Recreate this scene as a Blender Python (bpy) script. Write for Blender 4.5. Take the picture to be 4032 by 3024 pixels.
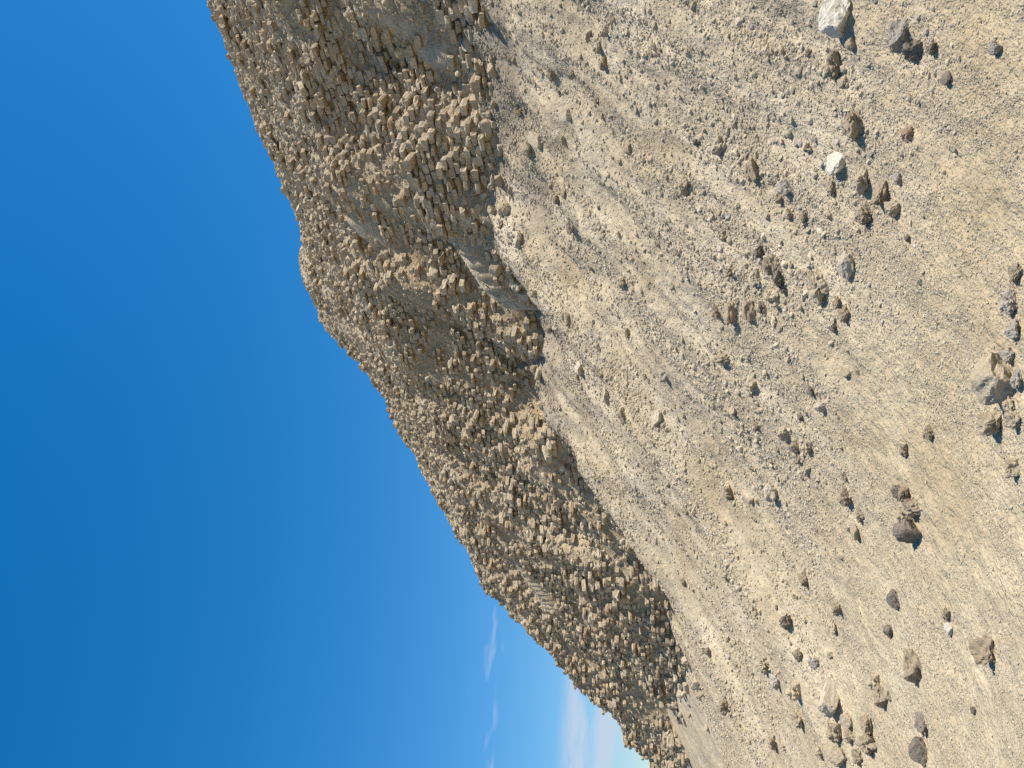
import bpy, math, random
import numpy as np
from mathutils import Matrix, Vector

for _o in list(bpy.data.objects):
    bpy.data.objects.remove(_o)
scene = bpy.context.scene
COL = scene.collection
R = math.radians
rng = np.random.default_rng(11)
random.seed(5)

# ------------------------------------------------------------------ camera
# the photograph was taken upright and is stored turned a quarter: the camera is rolled 90 degrees
EYE, PITCH, FOC = 1.6, R(14.0), 2980.0          # FOC in pixels of the 4032 x 3024 photograph
Fv = np.array([0, math.cos(PITCH), math.sin(PITCH)])
Uv = np.array([0, -math.sin(PITCH), math.cos(PITCH)])
cam = bpy.data.cameras.new('camera')
cam.sensor_fit = 'HORIZONTAL'
cam.sensor_width = 36.0
cam.lens = 36.0 * FOC / 4032.0
cam.clip_start, cam.clip_end = 0.1, 20000
cam_o = bpy.data.objects.new('camera', cam)
COL.objects.link(cam_o)
cam_o.matrix_world = Matrix(((-Uv[0], 1, -Fv[0], 0), (-Uv[1], 0, -Fv[1], 0), (-Uv[2], 0, -Fv[2], EYE), (0, 0, 0, 1)))
scene.camera = cam_o

# ------------------------------------------------------------------ light
SUN_AZ, SUN_EL = 113.0, 54.0                      # degrees to the right of straight ahead, above the horizon
sd = Vector((math.sin(R(SUN_AZ)) * math.cos(R(SUN_EL)), math.cos(R(SUN_AZ)) * math.cos(R(SUN_EL)), math.sin(R(SUN_EL))))
sun = bpy.data.lights.new('sun', 'SUN')
sun.energy, sun.angle, sun.color = 4.7, R(0.53), (1.0, 0.965, 0.90)
sun_o = bpy.data.objects.new('sun', sun)
COL.objects.link(sun_o)
sun_o.rotation_euler = sd.to_track_quat('Z', 'Y').to_euler()

world = bpy.data.worlds.new('World')
scene.world = world
world.use_nodes = True
wn, wl = world.node_tree.nodes, world.node_tree.links
wn.clear()
def wnode(t, **kw):
    n = wn.new(t)
    for k, v in kw.items():
        setattr(n, k, v)
    return n
sky = wnode('ShaderNodeTexSky', sky_type='NISHITA', sun_disc=False, sun_elevation=R(SUN_EL), sun_rotation=R(SUN_AZ),
            altitude=30, air_density=1.0, dust_density=0.3, ozone_density=2.2)
hsv = wnode('ShaderNodeHueSaturation')
hsv.inputs['Saturation'].default_value = 1.43
hsv.inputs['Value'].default_value = 1.0
hsv.inputs['Hue'].default_value = 0.498
# soften the brightness near the horizon as the camera's tone curve does: c / (1 + k * luminance)
lum = wnode('ShaderNodeRGBToBW')
wl.new(sky.outputs[0], lum.inputs[0])
sc1 = wnode('ShaderNodeMath', operation='MULTIPLY_ADD')
wl.new(lum.outputs[0], sc1.inputs[0])
sc1.inputs[1].default_value, sc1.inputs[2].default_value = 0.13, 1.0
dv = wnode('ShaderNodeVectorMath', operation='DIVIDE')
wl.new(sky.outputs[0], dv.inputs[0])
wl.new(sc1.outputs[0], dv.inputs[1])
wl.new(dv.outputs[0], hsv.inputs['Color'])
tc = wnode('ShaderNodeTexCoord')
sep = wnode('ShaderNodeSeparateXYZ')
wl.new(tc.outputs['Generated'], sep.inputs[0])
def wmath(op, a, b=None, c=None, clamp=False):
    n = wnode('ShaderNodeMath', operation=op, use_clamp=clamp)
    for i, x in enumerate((a, b, c)):
        if x is None:
            continue
        if isinstance(x, (int, float)):
            n.inputs[i].default_value = x
        else:
            wl.new(x, n.inputs[i])
    return n.outputs[0]
az = wmath('ARCTAN2', sep.outputs[0], sep.outputs[1])
el = wmath('ARCSINE', sep.outputs[2])
def cloud(sx, sy, seed, detail, e0, e1, e2, e3, lo, hi):
    cb = wnode('ShaderNodeCombineXYZ')
    wl.new(wmath('MULTIPLY', az, sx), cb.inputs[0])
    wl.new(wmath('MULTIPLY', el, sy), cb.inputs[1])
    cb.inputs[2].default_value = seed
    nz = wnode('ShaderNodeTexNoise')
    nz.inputs['Scale'].default_value = 1.0
    nz.inputs['Detail'].default_value = detail
    nz.inputs['Roughness'].default_value = 0.55
    wl.new(cb.outputs[0], nz.inputs['Vector'])
    def mr(x, a, b):
        n = wnode('ShaderNodeMapRange', interpolation_type='SMOOTHSTEP')
        n.inputs[1].default_value, n.inputs[2].default_value = a, b
        wl.new(x, n.inputs[0])
        return n.outputs[0]
    m = mr(nz.outputs['Fac'], lo, hi)
    m = wmath('MULTIPLY', m, mr(el, R(e0), R(e1)))
    return wmath('MULTIPLY', m, wmath('SUBTRACT', 1.0, mr(el, R(e2), R(e3))))
c1 = cloud(6.0, 34.0, 3.1, 5.0, 3.0, 6.0, 8.4, 9.8, 0.30, 0.55)
c2 = cloud(14.0, 60.0, 7.7, 2.0, 12.5, 14.0, 14.8, 16.0, 0.56, 0.74)
cf = wmath('ADD', wmath('MULTIPLY', c1, 0.8), wmath('MULTIPLY', c2, 0.32), clamp=True)
cmix = wnode('ShaderNodeMix', data_type='RGBA')
wl.new(cf, cmix.inputs[0])
wl.new(hsv.outputs[0], cmix.inputs[6])
cmix.inputs[7].default_value = (2.7, 3.1, 3.7, 1)
bg = wnode('ShaderNodeBackground')
bg.inputs[1].default_value = 0.148
wl.new(cmix.outputs[2], bg.inputs[0])
wout = wnode('ShaderNodeOutputWorld')
wl.new(bg.outputs[0], wout.inputs[0])

scene.view_settings.view_transform = 'Standard'
scene.view_settings.look = 'None'
scene.view_settings.exposure = 0.55
scene.view_settings.gamma = 1.0
scene.view_settings.use_curve_mapping = False
scene.cycles.use_denoising = False
scene.cycles.max_bounces = 6
scene.cycles.diffuse_bounces = 4

# ------------------------------------------------------------------ noise
def _hash(ix, iy, seed):
    h = (ix.astype(np.int64) * 374761393 + iy.astype(np.int64) * 668265263 + seed * 2147483647 + 1013904223) & 0xffffffff
    h = ((h ^ (h >> 13)) * 1274126177) & 0xffffffff
    h = ((h ^ (h >> 16)) * 2246822519) & 0xffffffff
    return ((h ^ (h >> 15)) & 0xffffff) / float(0xffffff) * 2 - 1
def vnoise(x, y, seed=0):
    ix, iy = np.floor(x), np.floor(y)
    fx, fy = x - ix, y - iy
    fx = fx * fx * fx * (fx * (fx * 6 - 15) + 10)
    fy = fy * fy * fy * (fy * (fy * 6 - 15) + 10)
    ix, iy = ix.astype(np.int64), iy.astype(np.int64)
    a, b = _hash(ix, iy, seed), _hash(ix + 1, iy, seed)
    c, d = _hash(ix, iy + 1, seed), _hash(ix + 1, iy + 1, seed)
    return (a + (b - a) * fx) * (1 - fy) + (c + (d - c) * fx) * fy
def fbm(x, y, seed=0, n=3, gain=0.5):
    r, a, f = 0, 1.0, 1.0
    for k in range(n):
        r = r + a * vnoise(x * f + 17.3 * k, y * f - 9.1 * k, seed + k)
        a *= gain
        f *= 2.03
    return r
def sstep(a, b, x):
    t = np.clip((x - a) / (b - a), 0, 1)
    return t * t * (3 - 2 * t)

# ------------------------------------------------------------------ the shape of the place
# s runs along the pyramid's face (away to the left), t runs into it; the courses are level
AX = R(46.0)
SD = np.array([-math.sin(AX), math.cos(AX)])
TD = np.array([math.cos(AX), math.sin(AX)])
TFOOT, SCORNER = 9.03, 36.2
def to_st(x, y):
    return x * SD[0] + y * SD[1], x * TD[0] + y * TD[1]
def to_xy(s, t):
    return s * SD[0] + t * TD[0], s * SD[1] + t * TD[1]
def profile(tau):
    z = np.where(tau < 7.47, 1.428 * tau, 10.66 + 0.84 * (tau - 7.47))
    z = np.where(tau > 15.0, 16.99 + 0.66 * (tau - 15.0), z)
    z = np.where(tau > 19.0, 19.63 + 0.50 * (tau - 19.0), z)
    return np.minimum(z, 46.0)
BAYS = []          # (s, t, radius s, radius t, depth): hollows and buttresses, filled in below
# ledges running along the face: from (s, t) to (s, t), half width, how far they step
BENCHES = [(6.9, 14.55, 10.2, 13.7, 0.36, 0.48), (4.0, 15.0, 6.2, 14.6, 0.25, 0.28), (11.0, 15.6, 13.5, 15.2, 0.3, 0.34),
           (12.4, 13.6, 16.0, 13.2, 0.28, 0.30), (16.5, 14.6, 20.5, 14.2, 0.3, 0.34), (20.0, 12.6, 24.0, 12.4, 0.28, 0.32),
           (3.0, 13.4, 5.2, 13.3, 0.25, 0.3), (22.3, 15.2, 25.2, 14.4, 0.4, 0.42), (8.5, 16.6, 11.2, 16.4, 0.3, 0.3), (13.8, 17.3, 17.5, 17.0, 0.3, 0.25)]
SANDS = []         # (s, t, radius s, radius t, height): drifts of sand lying on the face
def blob(s, t, b):
    d2 = ((s - b[0]) / b[2]) ** 2 + ((t - b[1]) / b[3]) ** 2
    return b[4] * np.exp(-d2 ** 1.6)
def taus(s, t):
    e = 0.36 * fbm(s / 3.6, t / 4.5, 21, 2) + 0.26 * fbm(s / 1.05, t / 1.5, 31, 2)
    low = 1 - 0.45 * sstep(16.0, 19.0, t)
    e = e + 0.34 * (0.35 - np.abs(vnoise(s / 1.7 + 0.3 * t, t / 1.3, 36))) * (1 - 0.8 * sstep(16.0, 18.0, t))
    e = e * low
    for (sa, ta, sb, tb, wd, amp) in BENCHES:
        f = np.clip((s - sa) / (sb - sa), -0.2, 1.2)
        d = t - (ta + (tb - ta) * f)
        win = sstep(sa - 0.6, sa + 0.1, s) * sstep(sb + 0.6, sb - 0.1, s)
        e = e - amp * np.tanh(d / wd) * win * np.exp(-(d / 1.7) ** 2)
    for b in BAYS:
        e = e + blob(s, t, b)
    e2 = 0.35 * fbm(t / 2.2, s / 3.0, 41, 3)
    knob = blob(s, t, (19.4, 25.7, 2.8, 2.6, 1.75)) + blob(s, t, (14.9, 30.1, 2.2, 2.2, -0.55)) + blob(s, t, (9.0, 36.0, 3.2, 3.2, -1.0))
    a, b = t - TFOOT + e + knob, SCORNER - s + e2 + knob
    k = 1.6
    h = np.clip(0.5 + 0.5 * (b - a) / k, 0, 1)
    return b * (1 - h) + a * h - k * h * (1 - h)
def face_z(x, y):
    s, t = to_st(x, y)
    return profile(taus(s, t))
def sand_lift(s, t):
    r = 0
    for b in SANDS:
        r = r + blob(s, t, b)
    return r
def toe(s):
    return 4.30 + 2.8 * sstep(13.0, 17.0, s) - 0.30 * np.exp(-((s - 6.5) / 2.5) ** 2) - 1.1 * np.exp(-((s - 8.1) / 0.75) ** 2) - 0.45 * np.exp(-((s - 12.6) / 0.6) ** 2) - 0.5 * np.exp(-((s - 19.4) / 0.9) ** 2) + 0.25 * vnoise(s / 3.1, s * 0, 77)
def scree_z(x, y, fine=True):
    s, t = to_st(x, y)
    q = np.minimum(t, TFOOT + SCORNER - s)
    w = 0.9
    a = (q - toe(s)) / w
    z = 0.60 * w * np.where(a > 30, a, np.log1p(np.exp(np.clip(a, -40, 30))))
    rough = 0.30 + 0.70 * sstep(-0.5, 2.5, q - toe(s))
    z = z + rough * (0.14 * fbm(s / 2.9, t / 3.6, 51, 2) + 0.04 * fbm(s / 0.75, t / 1.3, 55, 2))
    z = z + sstep(2.5, 6.0, q - toe(s)) * (0.16 * fbm(s / 0.8, t / 1.0, 57, 2)) + sstep(-0.2, 2.0, q - toe(s)) * 0.020 * fbm(s / 0.26, t / 2.2, 58, 2)
    if fine:
        r = np.hypot(x, y)
        z = z + (0.35 + 0.65 * rough) * (0.024 * fbm(s / 0.24, t / 0.50, 61, 2) + 0.013 * fbm(s / 0.10, t / 0.11, 65, 2) * (r < 30))
    return z
def surface_z(x, y):
    return np.maximum(face_z(x, y), scree_z(x, y, False))
def ray(px, py):
    u, v = 3024.0 - np.asarray(py, float), np.asarray(px, float)
    a, b = (u - 1512.0) / FOC, (2016.0 - v) / FOC
    d = np.stack([a, Fv[1] + b * Uv[1], Fv[2] + b * Uv[2]], -1)
    return d
def at(px, py):
    """point of the place seen at a pixel of the photograph (first hit of the ray on the ground or face)"""
    d = ray(px, py)
    k = np.geomspace(2.0, 75.0, 1500)
    x, y, z = d[0] * k, d[1] * k, EYE + d[2] * k
    below = z < surface_z(x, y)
    i = int(np.argmax(below)) if below.any() else len(k) - 1
    return np.array([x[i], y[i], surface_z(x[i:i + 1], y[i:i + 1])[0]])
def project(P):
    Q = P - np.array([0, 0, EYE])
    D = Q @ Fv
    u = 1512 + FOC * Q[:, 0] / D
    v = 2016 - FOC * (Q @ Uv) / D
    return v, 3024 - u, D                         # photograph x, y, depth
def st_at(px, py):
    p = at(px, py)
    s, t = to_st(p[0], p[1])
    return float(s), float(t)
_bays = [  # photo x, y, radius along, radius in, depth (negative is a hollow)
    (1790, 1420, 1.5, 1.4, -1.35), (2010, 1450, 1.0, 0.8, -0.7), (1960, 1850, 0.8, 0.9, -0.35),
    (2600, 2800, 1.3, 0.9, -1.1), (2700, 2500, 0.8, 0.7, -1.0), (2020, 600, 0.9, 0.7, -0.7),
    (1740, 300, 0.9, 1.6, -0.5), (1930, 470, 0.8, 0.6, 0.5), (1340, 480, 0.9, 0.7, -0.45),
    (1560, 1130, 1.6, 1.2, 0.55), (1850, 1180, 1.2, 1.3, 0.5), (2120, 1700, 1.0, 0.8, 0.45),
    (2350, 2250, 1.3, 0.9, 0.35), (1500, 700, 1.1, 0.9, 0.3), (1640, 480, 0.6, 1.2, -0.35)]
_bl = [st_at(b[0], b[1]) + b[2:] for b in _bays]
_sands = [(1400, 900, 0.45, 0.5, .14), (1420, 780, 0.4, 0.6, .10), (1480, 100, 0.30, 0.5, .14), (1550, 250, 0.3, 0.5, .14)]
_sl = [st_at(b[0], b[1]) + b[2:] for b in _sands]
BAYS += _bl
SANDS += _sl

# ------------------------------------------------------------------ helpers
def new_mesh(name, verts, faces, mat, tint=None, smooth=False, attrs=None):
    """verts (n,3), faces (m,k) arrays -> mesh; tint (n,3) colours"""
    me = bpy.data.meshes.new(name)
    n, m, k = len(verts), len(faces), faces.shape[1]
    me.vertices.add(n)
    me.vertices.foreach_set('co', np.ascontiguousarray(verts, np.float32).ravel())
    me.loops.add(m * k)
    me.loops.foreach_set('vertex_index', np.ascontiguousarray(faces, np.int32).ravel())
    me.polygons.add(m)
    me.polygons.foreach_set('loop_start', np.arange(0, m * k, k, dtype=np.int32))
    me.polygons.foreach_set('use_smooth', np.full(m, smooth, bool))
    me.update(calc_edges=True)
    if tint is not None:
        ca = me.color_attributes.new('tint', 'FLOAT_COLOR', 'POINT')
        c4 = np.ones((n, 4), np.float32)
        c4[:, :3] = tint
        ca.data.foreach_set('color', c4.ravel())
    me.materials.append(mat)
    return me
def link(name, me, parent=None, **props):
    o = bpy.data.objects.new(name, me)
    COL.objects.link(o)
    if parent is not None:
        o.parent = parent
    for k, v in props.items():
        o[k] = v
    return o

def material(name, base, var, scales, bump, bump_scales, rough=0.95, use_tint=False, use_object=False, fall=1.0):
    """earthy stuff: base colour varied by noise at several scales, fine relief by bump"""
    m = bpy.data.materials.new(name)
    m.use_nodes = True
    n, l = m.node_tree.nodes, m.node_tree.links
    n.clear()
    out = n.new('ShaderNodeOutputMaterial')
    bs = n.new('ShaderNodeBsdfPrincipled')
    bs.inputs['Roughness'].default_value = rough
    bs.inputs['Specular IOR Level'].default_value = 0.12
    l.new(bs.outputs[0], out.inputs[0])
    co = n.new('ShaderNodeTexCoord' if not use_object else 'ShaderNodeTexCoord')
    vec = co.outputs['Object']
    if fall != 1.0:                                                # grain drawn out down the slope
        mp = n.new('ShaderNodeMapping')
        mp.vector_type = 'TEXTURE'
        mp.inputs['Rotation'].default_value = (0, 0, math.atan2(TD[1], TD[0]))
        mp.inputs['Scale'].default_value = (fall, 1, 1)
        l.new(vec, mp.inputs['Vector'])
        vec = mp.outputs[0]
    def noise(scale, detail=4.0, rgh=0.6):
        t = n.new('ShaderNodeTexNoise')
        t.inputs['Scale'].default_value = scale
        t.inputs['Detail'].default_value = detail
        t.inputs['Roughness'].default_value = rgh
        l.new(vec, t.inputs['Vector'])
        return t.outputs['Fac']
    def mul(a, b):
        x = n.new('ShaderNodeMix'); x.data_type = 'RGBA'; x.blend_type = 'MULTIPLY'
        x.inputs[0].default_value = 1.0
        l.new(a, x.inputs[6]); l.new(b, x.inputs[7])
        return x.outputs[2]
    if use_tint:
        at_ = n.new('ShaderNodeAttribute'); at_.attribute_name = 'tint'
        col = at_.outputs['Color']
    elif use_object:
        oi = n.new('ShaderNodeObjectInfo')
        col = oi.outputs['Color']
    else:
        c = n.new('ShaderNodeRGB'); c.outputs[0].default_value = (*base, 1)
        col = c.outputs[0]
    for sc_, amt, tone in zip(scales, var, ((1.0, 0.93, 0.84), (0.95, 0.97, 1.0), (1.0, 0.95, 0.88), (1, 1, 1))):
        rp = n.new('ShaderNodeValToRGB')
        lo, hi = 1 - amt, 1 + amt
        rp.color_ramp.elements[0].position, rp.color_ramp.elements[1].position = 0.32, 0.68
        rp.color_ramp.elements[0].color = (lo * tone[0], lo * tone[1], lo * tone[2], 1)
        rp.color_ramp.elements[1].color = (hi, hi, hi, 1)
        l.new(noise(sc_), rp.inputs[0])
        col = mul(col, rp.outputs[0])
    l.new(col, bs.inputs['Base Color'])
    nrm = None
    for sc_, (strength, dist) in zip(bump_scales, bump):
        b = n.new('ShaderNodeBump')
        b.inputs['Strength'].default_value = strength
        b.inputs['Distance'].default_value = dist
        l.new(noise(sc_, 3.0, 0.65), b.inputs['Height'])
        if nrm is not None:
            l.new(nrm, b.inputs['Normal'])
        nrm = b.outputs[0]
    if nrm is not None:
        l.new(nrm, bs.inputs['Normal'])
    return m

M_GROUND = material('dusty_scree', (1, 1, 1), (0.13, 0.14, 0.12), (0.9, 7.0, 42.0),
                    ((0.9, 0.05), (0.9, 0.016)), (11.0, 46.0), use_tint=True, fall=1.25)
M_CORE = material('sandy_brick_fill', (1, 1, 1), (0.12, 0.16, 0.14), (0.7, 5.0, 22.0),
                  ((1.0, 0.07), (1.0, 0.03)), (7.0, 24.0), use_tint=True)
M_BRICK = material('mudbrick', (1, 1, 1), (0.10, 0.18), (2.0, 16.0),
                   ((0.9, 0.045), (0.9, 0.02)), (11.0, 34.0), use_tint=True)
M_ROCK = material('weathered_stone', (1, 1, 1), (0.14, 0.20), (6.0, 40.0),
                  ((0.6, 0.014), (0.6, 0.006)), (22.0, 80.0), use_object=True)

SAND = np.array([0.430, 0.358, 0.248])
PALE = np.array([0.54, 0.455, 0.32])
DARKG = np.array([0.225, 0.19, 0.145])
BRICK = np.array([0.410, 0.338, 0.238])

# ------------------------------------------------------------------ ground and scree slope
th = np.concatenate([np.linspace(-180, -45, 40, endpoint=False), np.linspace(-45, 40, 460, endpoint=False),
                     np.linspace(40, 180, 40)]) * math.pi / 180
rr = np.concatenate([[0.4, 0.9, 1.5, 2.1], np.geomspace(2.5, 45, 520), np.geomspace(48, 6000, 26)])
TH, RR = np.meshgrid(th, rr, indexing='ij')
GX, GY = RR * np.sin(TH), RR * np.cos(TH)
GZ = scree_z(GX, GY)
GS, GT = to_st(GX, GY)
HF = face_z(GX, GY)
GZ = np.where(HF > GZ + 0.9, HF - 0.9, GZ)
far = sstep(60, 90, RR)
GZ = GZ * (1 - far) + far * (-0.2)
q = np.minimum(GT, TFOOT + SCORNER - GS) - toe(GS)
n1 = fbm(GS / 1.3, GT / 1.9, 91, 3)
n2 = fbm(GS / 0.20, GT / 1.8, 95, 3)
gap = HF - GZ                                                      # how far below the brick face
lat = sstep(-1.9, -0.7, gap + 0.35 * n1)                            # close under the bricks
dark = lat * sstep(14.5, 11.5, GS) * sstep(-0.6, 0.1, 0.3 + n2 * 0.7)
pale = np.clip(sand_lift(GS, GT) * 3.2, 0, 1)
for a_, b_, w_ in ((1925, 790, .5), (1960, 850, .55), (1990, 910, .5), (2030, 960, .4), (2075, 1000, .3), (2120, 1050, .22), (2330, 1500, .3), (2400, 1580, .25), (2260, 1450, .3)):
    s0, t0 = st_at(a_, b_)
    pale = np.maximum(pale, np.exp(-(((GS - s0) / (w_ * 1.4)) ** 2 + ((GT - t0) / w_) ** 2) ** 1.5) * np.clip(0.75 + 0.5 * n2, 0, 1))
col = SAND[None, None] * (1 + 0.05 * n1[..., None])
flat = sstep(1.2, -0.8, q + 0.4 * n1)
streak = fbm(GS / 0.11, GT / 1.3, 99, 3) * sstep(0.0, 2.0, q)
n2 = n2 * (0.15 + 0.85 * sstep(-0.5, 1.5, q))
col = col * (1 + 0.17 * np.clip(streak, -1, 1)[..., None])
col = col * (1 - flat[..., None]) + flat[..., None] * np.array([0.440, 0.365, 0.245])
dirt = sstep(0.2, 1.1, 0.6 * n1 + 0.6 * n2) * 0.35
col = col * (1 - dirt[..., None]) + dirt[..., None] * DARKG * 1.25
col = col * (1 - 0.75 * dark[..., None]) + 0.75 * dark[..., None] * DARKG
col = col * (1 - pale[..., None]) + pale[..., None] * PALE
nt, nr = TH.shape
idx = np.arange(nt * nr).reshape(nt, nr)
quads = np.stack([idx[:-1, :-1], idx[:-1, 1:], idx[1:, 1:], idx[1:, :-1]], -1).reshape(-1, 4)[:, ::-1]
qc = q.ravel()[quads].mean(1) + 0.4 * n1.ravel()[quads].mean(1)
V = np.stack([GX, GY, GZ], -1).reshape(-1, 3)
CT = col.reshape(-1, 3)
def submesh(name, sel, mat, **props):
    f = quads[sel]
    u, inv = np.unique(f, return_inverse=True)
    me = new_mesh(name, V[u], inv.reshape(f.shape), mat, CT[u], smooth=True)
    return link(name, me, **props)
rad = np.hypot(V[:, 0], V[:, 1])[quads].max(1)
is_slope = (qc > 0.15) & (rad < 60)
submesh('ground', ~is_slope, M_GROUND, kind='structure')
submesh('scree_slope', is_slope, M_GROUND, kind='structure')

# ------------------------------------------------------------------ the pyramid
pyr = bpy.data.objects.new('mudbrick_pyramid', None)
COL.objects.link(pyr)
pyr['label'] = 'huge eroded mudbrick pyramid rising steeply above the scree slope against the blue sky'
pyr['category'] = 'pyramid'

th = np.concatenate([np.linspace(-62, -33, 24, endpoint=False), np.linspace(-33, 33, 420, endpoint=False), np.linspace(33, 110, 30)]) * math.pi / 180
rr = np.concatenate([np.geomspace(7.0, 44, 420), np.geomspace(45, 90, 16)])
TH, RR = np.meshgrid(th, rr, indexing='ij')
KX, KY = RR * np.sin(TH), RR * np.cos(TH)
KS, KT = to_st(KX, KY)
RAMPS = [(7.3, 14.45, 7.85, 9.9, 13.95, 6.75, 0.45), (22.6, 15.1, 8.55, 24.9, 14.6, 7.6, 0.4)]
def core(s, t):
    tau = taus(s, t)
    up = sstep(6.0, 8.5, tau + 0.8 * fbm(s / 1.5, t / 1.5, 12, 2))
    fn = fbm(s / 1.1, t / 1.1, 14, 3)
    sl_ = sand_lift(s, t)
    f = (-0.20 * (1 - up) - 0.09 * up) + 0.12 * fn + sl_ + 0.05 * fbm(s / 0.28, t / 0.35, 18, 2)
    z = profile(tau) + f
    for (sa, ta, za, sb, tb, zb, wd) in RAMPS:                     # drifts of sand banked on the ledges
        g_ = np.clip((s - sa) / (sb - sa), -0.25, 1.25)
        d = t - (ta + (tb - ta) * g_)
        zr = za + (zb - za) * g_ + 0.60 * d - 0.10 * np.maximum(np.abs(g_ - 0.5) - 0.5, 0) * 40 * (sb - sa) * 0.25 + 0.03 * fbm(s / 0.4, t / 0.4, 19, 2)
        g1 = (s - sa) / (sb - sa)
        zr = np.where((d > -0.25 - wd * (0.3 + g_)) & (d < 0.7) & (g1 > -0.12) & (g1 < 1.15), zr, -99)
        sl_ = np.where(zr > z - 0.03, 0.25, sl_)
        z = np.maximum(z, zr)
    return z, up, fn, sl_
KZ, upper, fillnoise, sl = core(KS, KT)
n2 = fbm(KS / 0.6, KT / 0.9, 15, 3)
colk = np.array([0.39, 0.302, 0.19])[None, None] * (1 + 0.08 * n2[..., None])
sandm = np.clip(sstep(0.0, 0.8, fillnoise) * 0.35 + 0.35 * upper, 0, 1)[..., None]
colk = colk * (1 - sandm) + sandm * SAND
pm = np.clip(sl * 4.0, 0, 1)[..., None]
colk = colk * (1 - pm) + pm * PALE
nt, nr = TH.shape
idx = np.arange(nt * nr).reshape(nt, nr)
qk = np.stack([idx[:-1, :-1], idx[:-1, 1:], idx[1:, 1:], idx[1:, :-1]], -1).reshape(-1, 4)[:, ::-1]
VK = np.stack([KX, KY, KZ], -1).reshape(-1, 3)
SZ = scree_z(VK[:, 0], VK[:, 1], False)
keep = (VK[:, 2] > SZ - 1.2)[qk].any(1)
qk = qk[keep]
u, inv = np.unique(qk, return_inverse=True)
link('brick_fill', new_mesh('brick_fill', VK[u], inv.reshape(qk.shape), M_CORE, colk.reshape(-1, 3)[u], smooth=True), pyr)

# one brick: a cube of 3 x 3 x 3 points, rounded and worn, in many variants
g = [-1, 0, 1]
pts = [(a, b, c) for a in g for b in g for c in g if (a, b, c) != (0, 0, 0)]
pid = {p: i for i, p in enumerate(pts)}
bq = []
for ax in range(3):
    o1, o2 = (ax + 1) % 3, (ax + 2) % 3
    for sgn in (-1, 1):
        for a in (-1, 0):
            for b in (-1, 0):
                cs = []
                for da, db in ((0, 0), (1, 0), (1, 1), (0, 1)):
                    p = [0, 0, 0]
                    p[ax] = sgn; p[o1] = a + da; p[o2] = b + db
                    cs.append(pid[tuple(p)])
                bq.append(cs if sgn > 0 else cs[::-1])
BQ = np.array(bq)
BP = np.array(pts, float)
NVAR = 40
VARS = []
for k in range(NVAR):
    wear = rng.uniform(0.25, 1.0) ** 1.3
    cnt = np.abs(BP).sum(1)
    shrink = np.where(cnt == 3, 1 - 0.20 * wear, np.where(cnt == 2, 1 - 0.07 * wear, 1.0))
    p = BP * shrink[:, None] + rng.normal(0, 0.035 + 0.065 * wear, BP.shape)
    top = BP[:, 2] > 0
    p[top, 2] -= rng.uniform(0, 0.55, top.sum()) * wear          # the upper side wears first
    lip = top & (BP[:, 1] < 0)
    p[lip, 2] -= rng.uniform(0.1, 0.8, lip.sum()) * wear         # and most of all its front edge
    fr = BP[:, 1] < 0
    p[fr, 1] += rng.uniform(0, 0.22, fr.sum()) * wear
    VARS.append(p * 0.5)
VARS = np.array(VARS)

BW, BD, BH = 0.232, 0.44, 0.134                                    # width along s, depth along t, height of a course
si = np.arange(int(-6 / BW), int(37 / BW))
tg = np.arange(7.5, 46.0, 0.04)
def columns(off):
    """where the worn face lies: first t at which the ground reaches each height, for each brick along the course"""
    S, T = np.meshgrid((si + off) * BW, tg, indexing='ij')
    return np.maximum.accumulate(profile(taus(S, T)), axis=1)
SOFF = [0.0, 0.5, 0.22, 0.71]
L = [columns(o_) for o_ in SOFF]
def front(k):
    """front of the bricks of course k: a few courses stand flush, then the wall steps back"""
    zc = (k + 0.5) * BH
    h = L[k % 4]
    j_ = np.argmax(h > zc, axis=1)
    tf = tg[j_] - 0.04 * np.clip((h[np.arange(len(si)), j_] - zc) / np.maximum(h[np.arange(len(si)), j_] - h[np.arange(len(si)), np.maximum(j_ - 1, 0)], 1e-4), 0, 1)
    s = (si + SOFF[k % 4]) * BW
    tf = tf + 0.13 * vnoise(s / 1.1, np.full_like(s, zc / 0.8), 133) + 0.09 * vnoise(s / 0.45, np.full_like(s, zc / 0.38), 140)
    ph = 0.25 * vnoise(s / 2.6, np.full_like(s, zc / 2.0), 151)
    q_ = (np.round((tf + ph) / STEP)) * STEP - ph
    return s, tf + 0.75 * (q_ - tf), (j_ > 0) & (h[:, -1] > zc)
STEP = 0.30
NC = int(30 / BH)
FR = [front(k) for k in range(NC)]
bs_, bt_, bz_, bex = [], [], [], []
for k in range(NC - 1):
    s, tf, ok = FR[k]
    ab = np.interp(s, FR[k + 1][0], FR[k + 1][1])
    r1 = rng.random(len(s))
    push = rng.normal(0, 0.022, len(s)) - np.where(r1 < 0.15, rng.uniform(0.05, 0.19, len(s)), 0) + np.where(r1 > 0.89, rng.uniform(0.10, 0.30, len(s)), 0)
    bs_.append(s[ok]); bt_.append((tf + push + BD / 2)[ok]); bz_.append(np.full(ok.sum(), (k + 0.5) * BH))
    bex.append(((ab - tf) > 0.10)[ok])                             # its top lies open
bs_, bt_, bz_, bex = map(np.concatenate, (bs_, bt_, bz_, bex))
bx, by = to_xy(bs_, bt_)
px, py, dep = project(np.stack([bx, by, bz_], -1))
vis = (dep > 3) & (px > 300) & (px < 4200) & (py > -750) & (py < 3750)
vis &= bz_ > scree_z(bx, by, False) - 0.25
tau_b = taus(bs_, bt_ - BD / 2)
behind = (SCORNER - bs_) < (bt_ - TFOOT) - 3.0                     # round the far corner, out of sight
vis &= ~behind
smooth_sl = sand_lift(bs_, bt_)
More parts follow.
